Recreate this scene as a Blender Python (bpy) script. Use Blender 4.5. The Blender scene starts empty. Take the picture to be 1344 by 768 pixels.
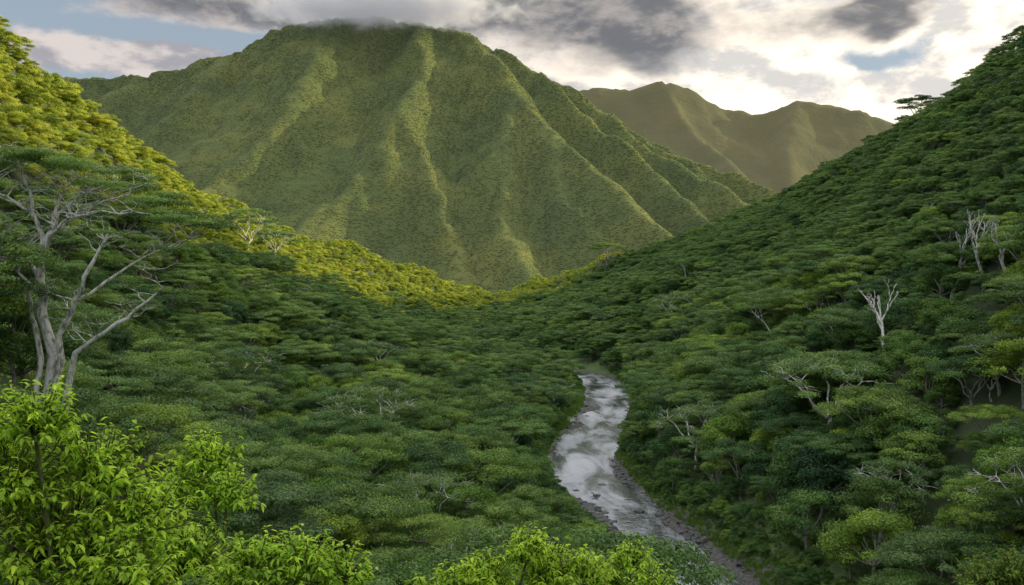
import bpy, math, random, bmesh
import numpy as np
from mathutils import Vector
random.seed(3); rng=np.random.default_rng(7)
C=bpy.context.scene.collection
F=1307.0; CZ=40.0
# ---------------------------------------------------------------- noise
def vnoise(x,y,seed=0):
    x=np.asarray(x,float); y=np.asarray(y,float)
    xi=np.floor(x); yi=np.floor(y); fx=x-xi; fy=y-yi
    fx=fx*fx*(3-2*fx); fy=fy*fy*(3-2*fy)
    def h(a,b):
        a=(a.astype(np.int64)+100000).astype(np.uint64); b=(b.astype(np.int64)+100000).astype(np.uint64)
        v=(a*np.uint64(374761393)+b*np.uint64(668265263)+np.uint64(seed*97531+11))&np.uint64(0xffffffff)
        v=((v^(v>>np.uint64(13)))*np.uint64(1274126177))&np.uint64(0xffffffff)
        v=v^(v>>np.uint64(16))
        return (v&np.uint64(0xffff)).astype(float)/65535.0
    a=h(xi,yi);b=h(xi+1,yi);c=h(xi,yi+1);d=h(xi+1,yi+1)
    return (a*(1-fx)+b*fx)*(1-fy)+(c*(1-fx)+d*fx)*fy
def fbm(x,y,seed=0,o=4):
    t=0;a=.5;n=0
    for i in range(o):
        t=t+a*vnoise(x*2**i,y*2**i,seed+i);n+=a;a*=.5
    return t/n
def sstep(a,b,x):
    t=np.clip((x-a)/(b-a),0,1); return t*t*(3-2*t)
# ---------------------------------------------------------------- valley terrain function
YS=np.arange(-160,1720,2.0)
def curve(ys,vs,k=31):
    v=np.interp(YS,ys,vs); p=np.pad(v,(k//2,k//2),mode='edge')
    return np.convolve(p,np.ones(k)/k,'valid')
XR=curve([-160,-100,-40,0,40,80,110,136,165,196,242,297,358,432,471,520,580,700,900,1200,1700],
         [85,75,62,52,42,34,30.5,27.3,23,18.0,16.5,25.7,34.8,40.5,38,22,4,-12,0,0,0],13)
HW=curve([-160,100,136,165,200,300,360,440,560,620,1700],[6,6.3,6.6,7.2,7.8,8.4,7.8,8.6,8,1,1])
XL=curve([-160,90,350,450,550,800,1000,1150,1700],[-150,-160,-184,-172,-164,-112,-40,-30,-40])
ZL=curve([-160,90,200,350,450,550,800,1000,1150,1300,1700],[95,100,108,131,102,83,65,37,20,12,10])
XRR=curve([-160,200,330,520,650,800,900,1000,1120,1250,1400,1700],[190,188,172,208,215,203,179,137,76,30,30,60])
ZRR=curve([-160,200,330,520,650,800,900,1000,1120,1250,1400,1700],[140,138,122,123,118,108,93,80,68,42,20,10])
EXL=curve([-160,300,500,700,1700],[2.5,2.4,1.9,1.6,1.5])
XO=curve([-160,0,200,350,500,700,900,1000,1150,1300,1700],[480,470,430,425,445,500,590,625,680,740,820])
ZO=curve([-160,0,200,350,500,650,850,1000,1150,1230,1300,1700],[250,250,252,251,234,211,213,206,198,140,90,40])  # unseen outer range, heights chosen to throw shade on the valley
I=lambda A,y: np.interp(y,YS,A)
BARS=[(-5.2,186,2.6,12),(-5.6,172,2.2,10),(5.6,150,2.2,14),(5.4,172,1.8,9),(-5.8,300,2.6,12),(-5.0,345,3.0,11),(6,215,1.6,10),(0,158,1.2,5),(6.4,130,2.2,12),(1.5,318,1.2,6),(-2,196,1.2,5),(2.5,182,1.1,5)]
def H(x,y):
    x=np.asarray(x,float); y=np.asarray(y,float)
    xr=I(XR,y); hw=I(HW,y)+ (vnoise(x*0+y*.09,y*.0+(x>xr)*7.3,5)-.5)*3.0*(y<560)
    s=x-xr
    L=-s-hw; R=s-hw
    wl=np.maximum(xr-hw-I(XL,y),22); wr=np.maximum(I(XRR,y)-xr-hw,22)
    tl=np.maximum(L,0)/wl; tr=np.maximum(R,0)/wr
    pl=np.where(tl<1,np.minimum(tl,1)**I(EXL,y),np.maximum(1-.5*(tl-1)-.35*(tl-1)**2,.08))
    pr=np.where(tr<1,np.minimum(tr,1)**1.22,np.maximum(1-.5*(tr-1)-.35*(tr-1)**2,.08))
    z=np.where(s<0,I(ZL,y)*pl,I(ZRR,y)*pr)
    z=np.maximum(z,np.where(s>0,I(ZO,y)-.85*np.abs(x-I(XO,y)),-99))  # added range off to the right, blocks the low sun
    dd=np.maximum(L,R)
    z=z+.9*sstep(0,4,dd)
    n=(fbm(x/75,y/75,21,3)-.5)*16+(fbm(x/26,y/26,31,3)-.5)*5
    z=z+n*sstep(8,75,dd)+np.maximum(0,y-610)*.045*(1-sstep(0,60,dd))
    z=z+27*np.exp(-((x+50)/20)**2-((y-88)/20)**2)
    bed=-.8*np.clip(-dd/np.maximum(hw,1)*2.6,0,1)
    for (bs,by,rs,ry) in BARS:
        bed=bed+.84*np.exp(-((s-bs)/rs)**2-((y-by)/ry)**2)
    bed=bed+(fbm(x/2.2,y/2.2,41,3)-.5)*.35
    z=np.where((dd<0)&(y<615),bed,z+(vnoise(x/1.6,y/1.6,43)-.5)*.3)
    hb=38.3-.6*np.maximum(0,y-3)+.15*np.maximum(0,-y)-.8*np.maximum(0,x-9)-.04*np.maximum(0,-x)
    hb=hb+(vnoise(x/6,y/6,77)-.5)*.8*sstep(3,10,np.hypot(x,y))
    return np.maximum(z,hb)
def proj(x,y,z): return 672+F*x/y, 384-F*(z-CZ)/y
def hit(px,py,d0=62,d1=1500):
    d=np.arange(d0,d1,.5); x=(px-672)/F*d; z=CZ+(384-py)/F*d
    h=H(x,d); k=np.nonzero(h>=z)[0]
    if len(k)==0:
        k=[np.argmin(z-h)]
    i=k[0]; return float(x[i]),float(d[i]),float(h[i])
def on_ground(px,d):
    x=(px-672)/F*d; return x,d,float(H(x,d))
# ---------------------------------------------------------------- object helpers
def tag(o,label=None,cat=None,group=None,kind=None):
    if label:o['label']=label
    if cat:o['category']=cat
    if group:o['group']=group
    if kind:o['kind']=kind
    return o
def link(o,parent=None):
    C.objects.link(o)
    if parent: o.parent=parent
    return o
def mesh_np(name,V,Fc,mat,tone=None,smooth=False):
    V=np.asarray(V,np.float32); Fc=np.asarray(Fc,np.int32); n=Fc.shape[1]
    me=bpy.data.meshes.new(name); me.vertices.add(len(V)); me.vertices.foreach_set('co',V.ravel())
    me.loops.add(Fc.size); me.loops.foreach_set('vertex_index',Fc.ravel())
    me.polygons.add(len(Fc)); me.polygons.foreach_set('loop_start',np.arange(0,Fc.size,n,dtype=np.int32))
    me.polygons.foreach_set('use_smooth',np.full(len(Fc),smooth))
    if tone is not None:
        a=me.attributes.new('tone','FLOAT','POINT'); a.data.foreach_set('value',np.asarray(tone,np.float32))
    me.update(calc_edges=True); me.validate(); 
    if mat: me.materials.append(mat)
    return me
def tube(V,Fc,pts,rad,n=6):
    pts=[Vector(p) for p in pts]; b=len(V)
    for i,p in enumerate(pts):
        t=(pts[min(i+1,len(pts)-1)]-pts[max(i-1,0)]).normalized()
        u=t.cross(Vector((.31,.87,.12))).normalized(); w=t.cross(u)
        for k in range(n):
            a=2*math.pi*k/n; V.append(p+(u*math.cos(a)+w*math.sin(a))*rad[i])
    for i in range(len(pts)-1):
        for k in range(n):
            a=b+i*n+k; c=b+i*n+(k+1)%n; Fc.append((a,c,c+n,a+n))
def wig(p,q,n,amp):
    p=Vector(p);q=Vector(q);L=(q-p).length; out=[]
    for i in range(n+1):
        t=i/n; o=p.lerp(q,t)
        if 0<i<n: o+=Vector((random.uniform(-1,1),random.uniform(-1,1),random.uniform(-.7,.7)))*amp*L
        out.append(o)
    return out
def mesh_py(name,V,Fc,mat,smooth=True):
    return mesh_np(name,np.array([tuple(v) for v in V]),np.array(Fc),mat,None,smooth)
def unit(a): return a/np.maximum(np.linalg.norm(a,axis=1,keepdims=True),1e-6)
def leaf_quads(P,N,S,T):
    n=len(P); r=rng.normal(size=(n,3)); t=unit(np.cross(N,r)); b=np.cross(N,t)
    S=S[:,None]
    V=np.stack([P-t*S,P+b*S*.5,P+t*S,P-b*S*.5],1).reshape(-1,3)
    return V,np.arange(4*n).reshape(n,4),np.repeat(T,4)
# ---------------------------------------------------------------- materials
def newmat(name):
    m=bpy.data.materials.new(name); m.use_nodes=True; nt=m.node_tree
    for x in list(nt.nodes): nt.nodes.remove(x)
    out=nt.nodes.new('ShaderNodeOutputMaterial'); return m,nt,out
def nd(nt,typ,**kw):
    x=nt.nodes.new(typ)
    for k,v in kw.items(): setattr(x,k,v)
    return x
def setin(x,k,v,nt):
    if hasattr(v,'is_output'): nt.links.new(v,x.inputs[k])
    else: x.inputs[k].default_value=v
def M(nt,op,a,b=0.0,c=None):
    x=nd(nt,'ShaderNodeMath',operation=op); setin(x,0,a,nt); setin(x,1,b,nt)
    if c is not None: setin(x,2,c,nt)
    return x.outputs[0]
def mixc(nt,f,a,b,mode='MIX'):
    x=nd(nt,'ShaderNodeMixRGB',blend_type=mode); setin(x,0,f,nt)
    for k,v in ((1,a),(2,b)):
        if isinstance(v,tuple): v=(*v,1) if len(v)==3 else v
        setin(x,k,v,nt)
    return x.outputs[0]
def ramp(nt,f,stops):
    x=nd(nt,'ShaderNodeValToRGB'); e=x.color_ramp.elements
    while len(e)<len(stops): e.new(.5)
    for i,(p,c) in enumerate(stops): e[i].position=p; e[i].color=(*c,1)
    setin(x,0,f,nt); return x.outputs[0]
def noise(nt,vec,scale,detail=4,rough=.55,dist=0.0):
    x=nd(nt,'ShaderNodeTexNoise'); setin(x,'Scale',scale,nt); setin(x,'Detail',detail,nt); setin(x,'Roughness',rough,nt); setin(x,'Distortion',dist,nt)
    if vec is not None: nt.links.new(vec,x.inputs['Vector'])
    return x.outputs['Fac']
def smooth01(nt,x,a,b):
    m=nd(nt,'ShaderNodeMapRange',interpolation_type='SMOOTHSTEP'); setin(m,0,x,nt); setin(m,1,a,nt); setin(m,2,b,nt); return m.outputs[0]
def leaf_mat(name,cols,transl=.25,tr_col=(1.25,1.15,.6),spec=.25):
    m,nt,out=newmat(name)
    oi=nd(nt,'ShaderNodeObjectInfo')
    c=ramp(nt,oi.outputs['Random'],[(i/(len(cols)-1),k) for i,k in enumerate(cols)])
    at=nd(nt,'ShaderNodeAttribute',attribute_name='tone')
    g=M(nt,'MULTIPLY_ADD',at.outputs['Fac'],.9,.55)
    hs=nd(nt,'ShaderNodeHueSaturation'); setin(hs,'Value',g,nt); nt.links.new(c,hs.inputs['Color'])
    hue=M(nt,'MULTIPLY_ADD',at.outputs['Fac'],-.03,.515); setin(hs,'Hue',hue,nt)
    c=mixc(nt,1.0,hs.outputs[0],oi.outputs['Color'],'MULTIPLY')
    p=nd(nt,'ShaderNodeBsdfPrincipled'); nt.links.new(c,p.inputs['Base Color']); p.inputs['Roughness'].default_value=.6
    p.inputs['Specular IOR Level'].default_value=spec
    t=nd(nt,'ShaderNodeBsdfTranslucent'); nt.links.new(mixc(nt,1.0,c,tr_col,'MULTIPLY'),t.inputs['Color'])
    mx=nd(nt,'ShaderNodeMixShader'); mx.inputs[0].default_value=transl
    nt.links.new(p.outputs[0],mx.inputs[1]); nt.links.new(t.outputs[0],mx.inputs[2]); nt.links.new(mx.outputs[0],out.inputs[0])
    return m
MAT={}
MAT['flat']=leaf_mat('feathery_foliage',[(.088,.175,.052),(.125,.225,.060),(.168,.270,.068),(.108,.190,.068)],.3)
MAT['bush']=leaf_mat('dense_foliage',[(.050,.118,.042),(.084,.180,.050),(.130,.236,.056),(.19,.295,.06)],.3)
MAT['gold']=leaf_mat('sun_tinted_foliage',[(.31,.39,.06),(.38,.45,.07),(.28,.38,.06),(.43,.47,.075)],.42)  # sunlight painted in: yellower, brighter leaf colour above the shadow line
MAT['near']=leaf_mat('broad_leaf',[(.42,.63,.065),(.36,.59,.07)],.5,(1.2,1.1,.5),.2)
MAT['grass']=leaf_mat('grass_blade',[(.12,.22,.045),(.17,.27,.05)],.2)
def bark(name,a,b,sc=2.2):
    m,nt,out=newmat(name); tc=nd(nt,'ShaderNodeTexCoord')
    mp=nd(nt,'ShaderNodeMapping'); mp.inputs['Scale'].default_value=(3,3,1.2); nt.links.new(tc.outputs['Object'],mp.inputs[0])
    f=noise(nt,mp.outputs[0],sc,8,.7); c=ramp(nt,f,[(.40,a),(.54,b)])
    p=nd(nt,'ShaderNodeBsdfPrincipled'); nt.links.new(c,p.inputs['Base Color']); p.inputs['Roughness'].default_value=.9
    bp=nd(nt,'ShaderNodeBump'); bp.inputs['Strength'].default_value=.8; bp.inputs['Distance'].default_value=.12; nt.links.new(f,bp.inputs['Height']); nt.links.new(bp.outputs[0],p.inputs['Normal'])
    nt.links.new(p.outputs[0],out.inputs[0]); return m
MAT['bark']=bark('grey_bark',(.10,.09,.075),(.30,.28,.24))
MAT['pale']=bark('pale_bark',(.18,.175,.15),(.68,.66,.61),.8)
MAT['twig']=bark('green_twig',(.08,.10,.03),(.14,.15,.05))
# terrain
m,nt,out=newmat('valley_ground'); tc=nd(nt,'ShaderNodeTexCoord'); ob=tc.outputs['Object']
z=nd(nt,'ShaderNodeAttribute',attribute_name='zone'); sep=nd(nt,'ShaderNodeSeparateColor'); nt.links.new(z.outputs['Color'],sep.inputs[0])
base=ramp(nt,noise(nt,ob,.15,6),[(.35,(.03,.05,.016)),(.65,(.06,.09,.028))])
gr=ramp(nt,noise(nt,ob,.8,6),[(.35,(.06,.11,.03)),(.65,(.11,.17,.045))])
st=ramp(nt,noise(nt,ob,2.0,8,.7),[(.32,(.03,.028,.025)),(.5,(.08,.077,.07)),(.7,(.16,.155,.15))])
c=mixc(nt,sep.outputs[1],base,gr); c=mixc(nt,sep.outputs[0],c,st)
p=nd(nt,'ShaderNodeBsdfPrincipled'); nt.links.new(c,p.inputs['Base Color']); p.inputs['Roughness'].default_value=.9
bp=nd(nt,'ShaderNodeBump'); bp.inputs['Distance'].default_value=.3; nt.links.new(noise(nt,ob,1.6,6,.7),bp.inputs['Height']); nt.links.new(bp.outputs[0],p.inputs['Normal'])
nt.links.new(p.outputs[0],out.inputs[0]); MAT['ground']=m
# water: calm and rippled sheets, white water only in the rapids
m,nt,out=newmat('river_water'); tc=nd(nt,'ShaderNodeTexCoord'); ob=tc.outputs['Object']
mp=nd(nt,'ShaderNodeMapping'); mp.inputs['Scale'].default_value=(.8,.5,1); mp.inputs['Rotation'].default_value=(0,0,.3); nt.links.new(ob,mp.inputs[0])
mp2=nd(nt,'ShaderNodeMapping'); mp2.inputs['Scale'].default_value=(1.5,.4,1); mp2.inputs['Rotation'].default_value=(0,0,.2); nt.links.new(ob,mp2.inputs[0])
n1=M(nt,'ADD',noise(nt,mp.outputs[0],.7,4,.55,.4),M(nt,'MULTIPLY',noise(nt,mp.outputs[0],2.4,3,.5),.25)); n2=noise(nt,mp2.outputs[0],.085,5,.62,.6)
at=nd(nt,'ShaderNodeAttribute',attribute_name='rapid')
foam=M(nt,'MULTIPLY',smooth01(nt,noise(nt,mp2.outputs[0],.8,8,.72,.6),.56,.70),smooth01(nt,at.outputs['Fac'],.2,.9))
calm=smooth01(nt,n2,.28,.66)
c=mixc(nt,M(nt,'MULTIPLY',foam,.6),mixc(nt,n2,(.025,.03,.03),(.075,.078,.084)),(.6,.61,.63))
p=nd(nt,'ShaderNodeBsdfPrincipled'); nt.links.new(c,p.inputs['Base Color']); p.inputs['IOR'].default_value=1.45
rg=M(nt,'MULTIPLY_ADD',calm,.28,.13)
nt.links.new(rg,p.inputs['Roughness'])
gl=nd(nt,'ShaderNodeBsdfGlossy'); nt.links.new(rg,gl.inputs['Roughness']); gl.inputs['Color'].default_value=(.93,.94,.98,1)
bp=nd(nt,'ShaderNodeBump'); nt.links.new(M(nt,'MULTIPLY_ADD',at.outputs['Fac'],.28,.15),bp.inputs['Strength']); bp.inputs['Distance'].default_value=.5; nt.links.new(n1,bp.inputs['Height'])
nt.links.new(bp.outputs[0],p.inputs['Normal']); nt.links.new(bp.outputs[0],gl.inputs['Normal'])
mx=nd(nt,'ShaderNodeMixShader'); nt.links.new(M(nt,'MULTIPLY_ADD',at.outputs['Fac'],-.10,M(nt,'MULTIPLY_ADD',calm,.26,.32)),mx.inputs[0]); nt.links.new(p.outputs[0],mx.inputs[1]); nt.links.new(gl.outputs[0],mx.inputs[2])
nt.links.new(mx.outputs[0],out.inputs[0]); MAT['water']=m
# stone
m,nt,out=newmat('river_stone'); tc=nd(nt,'ShaderNodeTexCoord'); oi=nd(nt,'ShaderNodeObjectInfo')
c=ramp(nt,M(nt,'ADD',M(nt,'MULTIPLY',oi.outputs['Random'],.6),M(nt,'MULTIPLY',noise(nt,tc.outputs['Object'],2,5),.5)),[(.2,(.022,.021,.02)),(.55,(.055,.053,.05)),(.9,(.13,.125,.12))])
p=nd(nt,'ShaderNodeBsdfPrincipled'); nt.links.new(c,p.inputs['Base Color']); p.inputs['Roughness'].default_value=.55
nt.links.new(p.outputs[0],out.inputs[0]); MAT['stone']=m
# mountain (albedo plus faint emission painting in the air light)
def mount_mat(name,cols,haze_glow,use_random):
    m,nt,out=newmat(name); ge=nd(nt,'ShaderNodeNewGeometry')
    f=noise(nt,ge.outputs['Position'],.006,6,.6)
    if use_random:
        oi=nd(nt,'ShaderNodeObjectInfo'); f=M(nt,'ADD',M(nt,'MULTIPLY',f,.9),M(nt,'MULTIPLY',oi.outputs['Random'],.10))
    c=ramp(nt,f,[(.3,cols[0]),(.5,cols[1]),(.68,cols[2])])
    p=nd(nt,'ShaderNodeBsdfPrincipled'); nt.links.new(c,p.inputs['Base Color']); p.inputs['Roughness'].default_value=.9; p.inputs['Specular IOR Level'].default_value=.1
    if not use_random:
        nt.links.new(noise(nt,ge.outputs['Position'],.05,5,.6),(bp:=nd(nt,'ShaderNodeBump')).inputs['Height']); bp.inputs['Distance'].default_value=5
        nt.links.new(bp.outputs[0],p.inputs['Normal'])
    p.inputs['Emission Color'].default_value=(*haze_glow,1); p.inputs['Emission Strength'].default_value=1
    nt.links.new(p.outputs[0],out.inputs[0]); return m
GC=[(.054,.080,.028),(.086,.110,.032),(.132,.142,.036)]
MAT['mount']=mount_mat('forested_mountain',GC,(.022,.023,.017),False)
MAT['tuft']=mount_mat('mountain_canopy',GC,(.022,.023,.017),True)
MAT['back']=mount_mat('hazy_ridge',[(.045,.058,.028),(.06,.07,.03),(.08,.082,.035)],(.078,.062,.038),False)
# ---------------------------------------------------------------- terrain meshes
S=np.concatenate([np.arange(-430,-40,6),np.arange(-40,40,.8),np.arange(40,440,6),np.arange(440,960,15)])
Y=np.concatenate([np.arange(-60,460,2.0),np.arange(460,1560,6.0)])
YY,SS=np.meshgrid(Y,S,indexing='ij'); XX=I(XR,YY)+SS; ZZ=H(XX,YY)
nr,nc=XX.shape
def grid_faces(nr,nc):
    i=np.arange(nr-1)[:,None]*nc+np.arange(nc-1)[None,:]; i=i.ravel()
    return np.stack([i,i+1,i+nc+1,i+nc],1)
me=mesh_np('valley_ground',np.stack([XX,YY,ZZ],-1).reshape(-1,3),grid_faces(nr,nc),MAT['ground'],None,True)
hw=I(HW,YY); dd=np.abs(SS)-hw
grav=(1-sstep(.5,2.0,dd+(vnoise(XX/4,YY/4,3)-.5)*2+np.where(SS>0,-1.0*(YY<180),.6)))*(YY<560)
grass=(1-sstep(7,12,dd+(vnoise(XX/6,YY/6,4)-.5)*6))
zc=np.stack([grav,grass,grav*0,grav*0+1],-1).reshape(-1,4).astype(np.float32)
a=me.attributes.new('zone','FLOAT_COLOR','POINT'); a.data.foreach_set('color',zc.ravel())
tag(link(bpy.data.objects.new('ground',me)),'dark forest floor of the valley sloping down to the river','ground',kind='structure')
# river sheet
yr=np.arange(-60,605,2.0); ss=np.linspace(-1,1,17)
RY,RS=np.meshgrid(yr,ss,indexing='ij'); RX=I(XR,RY)+RS*(I(HW,RY)+2.5)
me=mesh_np('river',np.stack([RX,RY,RX*0],-1).reshape(-1,3),grid_faces(*RX.shape),MAT['water'],None,True)
rp=(1-sstep(160,225,RY))+.5*np.exp(-((RY-305)/16)**2)+.3*np.exp(-((RY-345)/14)**2)
a=me.attributes.new('rapid','FLOAT','POINT'); a.data.foreach_set('value',rp.ravel().astype(np.float32))
tag(link(bpy.data.objects.new('river',me)),'shallow silvery river winding along the valley floor','river',kind='structure')
# mountain
def P3(l): return [((px-672)/F*d,d,CZ+(384-py)/F*d) for px,py,d in l]
def dens(pl,st=18):
    out=[]
    for a,b in zip(pl[:-1],pl[1:]):
        a=np.array(a);b=np.array(b);n=max(2,int(np.linalg.norm(b-a)/st))
        for t in np.linspace(0,1,n,endpoint=False): out.append(a+(b-a)*t)
    out.append(np.array(pl[-1])); return np.array(out)
crest=[(-330,230,2700),(-100,120,2700),(90,97,2680),(180,100,2680),(240,86,2670),(300,72,2660),(350,48,2640),(400,26,2620),(450,20,2600),(500,22,2600),(560,27,2600),(605,34,2600),(640,60,2600),(700,96,2600),(760,130,2570),(820,165,2540),(900,201,2450),(960,226,2380),(1030,248,2280),(1120,310,2150)]
spurs=[([(605,34,2600),(634,72,2400),(672,122,2200),(728,172,2020),(788,225,1870),(842,276,1740),(890,325,1630)],1.35),
([(640,60,2600),(708,102,2400),(778,154,2250),(842,208,2110),(895,260,1980),(940,300,1880)],1.45),
([(760,130,2570),(832,178,2400),(904,228,2260),(964,262,2140),(1014,287,2040)],1.45),
([(672,122,2200),(660,200,1970),(670,278,1790),(690,340,1620),(700,372,1520)],1.15),
([(560,27,2600),(552,82,2350),(530,140,2130),(490,200,1970),(450,250,1850),(415,295,1750),(385,325,1670)],1.1),
([(530,140,2130),(555,215,1950),(588,288,1780),(612,350,1620)],1.25),
([(430,22,2610),(412,76,2370),(372,138,2160),(322,193,1990),(268,240,1870),(220,270,1780)],1.05),
([(372,138,2160),(392,200,2020),(402,255,1920)],1.2),
([(300,72,2660),(262,112,2420),(205,158,2240),(155,200,2100)],1.05),
([(180,100,2680),(150,128,2480),(108,168,2320),(66,200,2220)],1.1),
([(728,172,2020),(742,246,1840),(785,312,1700)],1.4),
([(820,165,2540),(890,204,2350)],1.4)]
def mount_h(x,y,crest,spurs,k0=1.7,amp=1.0):
    wx=x+(fbm(x/210,y/210,51,3)-.5)*70; wy=y+(fbm(x/210,y/210,61,3)-.5)*70
    wx=wx+(fbm(x/45,y/45,53,3)-.5)*16; wy=wy+(fbm(x/45,y/45,63,3)-.5)*16
    h=np.full(x.shape,-1e9)
    for pl,k in [(crest,k0)]+spurs:
        D=dens(P3(pl))
        for i in range(0,len(D),12):
            q=D[i:i+12]
            dist=np.sqrt((wx[...,None]-q[:,0])**2+(wy[...,None]-q[:,1])**2+100)-10
            v=(q[:,2]-k*dist+k*.00045*np.minimum(dist,600)**2).max(-1)
            h=np.maximum(h,v)
    h=h+(fbm(x/60,y/60,71,4)-.5)*9*amp
    rg=np.abs(fbm(x/80,y/170,73,3)-.5)*2
    h=h-16*amp*(1-rg)**3+8
    return np.maximum(h,8+fbm(x/80,y/80,9)*12+np.maximum(0,(y-1350))*.03)
st=10.0
gx=np.arange(-1900,1500,st); gy=np.arange(1250,2950,st)
GY,GX=np.meshgrid(gy,gx,indexing='ij'); GZ=mount_h(GX,GY,crest,spurs)
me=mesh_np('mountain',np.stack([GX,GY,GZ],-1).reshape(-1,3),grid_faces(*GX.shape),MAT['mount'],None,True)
tag(link(bpy.data.objects.new('mountain',me)),'tall forested mountain with steep ribbed spurs filling the valley head','mountain',kind='structure')
bc=[(560,240,3500),(700,130,3500),(770,114,3500),(830,116,3500),(870,107,3500),(905,114,3500),(950,140,3500),(1000,150,3480),(1050,133,3450),(1100,138,3430),(1135,150,3420),(1170,162,3400),(1240,210,3300),(1400,290,3200)]
bs=[([(870,107,3500),(900,170,3250),(960,215,3000)],1.1),([(1050,133,3450),(1030,190,3200),(1040,240,3000)],1.1),([(950,140,3500),(960,180,3280)],1.1),([(1170,162,3400),(1130,220,3150)],1.1)]
hx=np.arange(-500,2300,16.); hy=np.arange(2700,3900,16.)
HY,HX=np.meshgrid(hy,hx,indexing='ij'); HZ=mount_h(HX,HY,bc,bs,1.05,.9)
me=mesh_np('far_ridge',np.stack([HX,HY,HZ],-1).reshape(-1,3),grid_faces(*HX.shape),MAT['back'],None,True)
tag(link(bpy.data.objects.new('far_ridge',me)),'hazy lower ridge behind the right shoulder of the mountain','ridge',kind='structure')
g=9000.
me=mesh_np('plain',[(-g,-g,-6),(g,-g,-6),(g,2*g,-6),(-g,2*g,-6)],[(0,1,2,3)],MAT['back'])
tag(link(bpy.data.objects.new('plain',me)),'low land reaching to the horizon','ground',kind='structure')
# ---------------------------------------------------------------- plant meshes
def crown_np(name,pads,per,leaf,mat,up=2.2,shell=(.65,1.0),jit=.55):
    P=[];N=[];S_=[];T=[]
    for (cx,cy,cz,rx,rz) in pads:
        n=int(per*(rx**1.5))
        d=unit(rng.normal(size=(n,3))); d[:,2]=np.where(d[:,2]<-.25,-d[:,2],d[:,2])
        rr=rng.uniform(*shell,size=(n,1))
        P.append(np.array([cx,cy,cz])+d*rr*np.array([rx,rx,rz])*(1+.25*rng.normal(size=(n,1))*.6))
        N.append(unit(d*np.array([1,1,up])+rng.normal(size=(n,3))*jit)); S_.append(rng.uniform(.6,1.3,n)*leaf)
        T.append(np.clip(rng.uniform(.1,.9)+rng.normal(size=n)*.14,0,1))
    V,Fc,tt=leaf_quads(np.concatenate(P),np.concatenate(N),np.concatenate(S_),np.concatenate(T))
    return mesh_np(name,V,Fc,mat,tt)
def flat_tree(seed,R=6.8,Ht=9.5,npad=30,per=205,leaf=.145,mat='flat',bm='bark',rise=0.0,drop=.42,thick=.46):
    random.seed(seed)
    V=[];Fc=[];pads=[]
    fork=Ht*random.uniform(.3,.42)
    tube(V,Fc,wig((0,0,-1.5),(random.uniform(-.4,.4),random.uniform(-.4,.4),fork),4,.04),[.36,.31,.28,.25,.22],7)
    top=Vector((0,0,fork)); nl=6; limbs=[]
    for i in range(nl):
        a=2*math.pi*(i+random.uniform(-.3,.3))/nl; r=R*random.uniform(.45,.6)
        e=Vector((r*math.cos(a),r*math.sin(a),Ht*.84-.05*r*r/ R*2))
        pts=wig(top,e,4,.07); tube(V,Fc,pts,[.17,.14,.12,.10,.08],5); limbs.append(e)
    ga=2.399963
    for i in range(npad):
        r=R*math.sqrt((i+.5)/npad)*random.uniform(.85,1.08); a=i*ga+random.uniform(-.3,.3)
        zt=Ht-drop*R*(r/R)**2.2*random.uniform(.8,1.2)+random.uniform(-.6,.45)
        p=Vector((r*math.cos(a),r*math.sin(a),zt)); rx=random.uniform(1.0,1.95); pads.append((p.x,p.y,p.z,rx,rx*thick))
        e=min(limbs,key=lambda q:(q-p).length)
        q2=p+Vector((0,0,rise)); tube(V,Fc,wig(e,q2,3,.09),[.08,.055,.04,.02],4)
        if rise:
            for j in range(5): tube(V,Fc,wig(q2.lerp(e,.3),q2+Vector((random.uniform(-1.3,1.3),random.uniform(-1.3,1.3),random.uniform(-.2,.7))),3,.12),[.045,.034,.025,.012],3)
    return mesh_py('trunk',V,Fc,MAT[bm]),crown_np('crown',pads,per,leaf,MAT[mat],up=1.7)
def bushy_tree(seed,R=3.6,Ht=6.5,n=34,per=230,leaf=.135,mat='bush'):
    random.seed(seed); V=[];Fc=[];pads=[]
    tube(V,Fc,wig((0,0,-1.5),(0,0,Ht*.75),4,.03),[.28,.22,.18,.13,.05],6)
    for i in range(n):
        u=random.uniform(-.35,1); a=random.uniform(0,6.283); q=math.sqrt(max(0,1-u*u))*random.uniform(.7,1.05)
        p=Vector((R*q*math.cos(a),R*q*math.sin(a),Ht*.55+Ht*.42*u*random.uniform(.8,1.1))); rx=random.uniform(.75,1.4)
        pads.append((p.x,p.y,p.z,rx,rx*.7)); 
        if i%4==0: tube(V,Fc,wig((0,0,Ht*.35),p,3,.08),[.11,.08,.05,.02],4)
    return mesh_py('trunk',V,Fc,MAT['bark']),crown_np('crown',pads,per,leaf,MAT[mat],up=1.3)
def dead_tree(seed,Ht=9,spread=.55,lean=(0,0),thick=.03,stem=.45):
    random.seed(seed); V=[];Fc=[]
    def grow(p,d,L,r,lev):
        q=p+d*L; pts=wig(p,q,3,.07); tube(V,Fc,pts,[r,r*.88,r*.77,r*.66],6 if lev<2 else 4)
        if lev>=5 or r<.02: return
        for k in range(random.choice((2,2,3)) if lev<3 else 2):
            nd_=(d+Vector((random.uniform(-1,1),random.uniform(-1,1),random.uniform(-.35,.7)))*spread*1.25).normalized()
            grow(pts[-1],nd_,(L if lev else Ht*.45)*random.uniform(.5,.85),r*random.uniform(.55,.72),lev+1)
    grow(Vector((0,0,-1)),Vector((lean[0],lean[1],1)).normalized(),Ht*stem,Ht*thick,0)
    return mesh_py('trunk',V,Fc,MAT['pale'])
FLAT=[flat_tree(s) for s in (11,12,13)]+[flat_tree(14,drop=.25,thick=.34)]
SPARSE=[flat_tree(s,R=7.2,Ht=10,npad=24,per=180,bm='pale',rise=.55) for s in (21,22)]
BUSH=[bushy_tree(s) for s in (31,32,33,34)]
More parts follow.
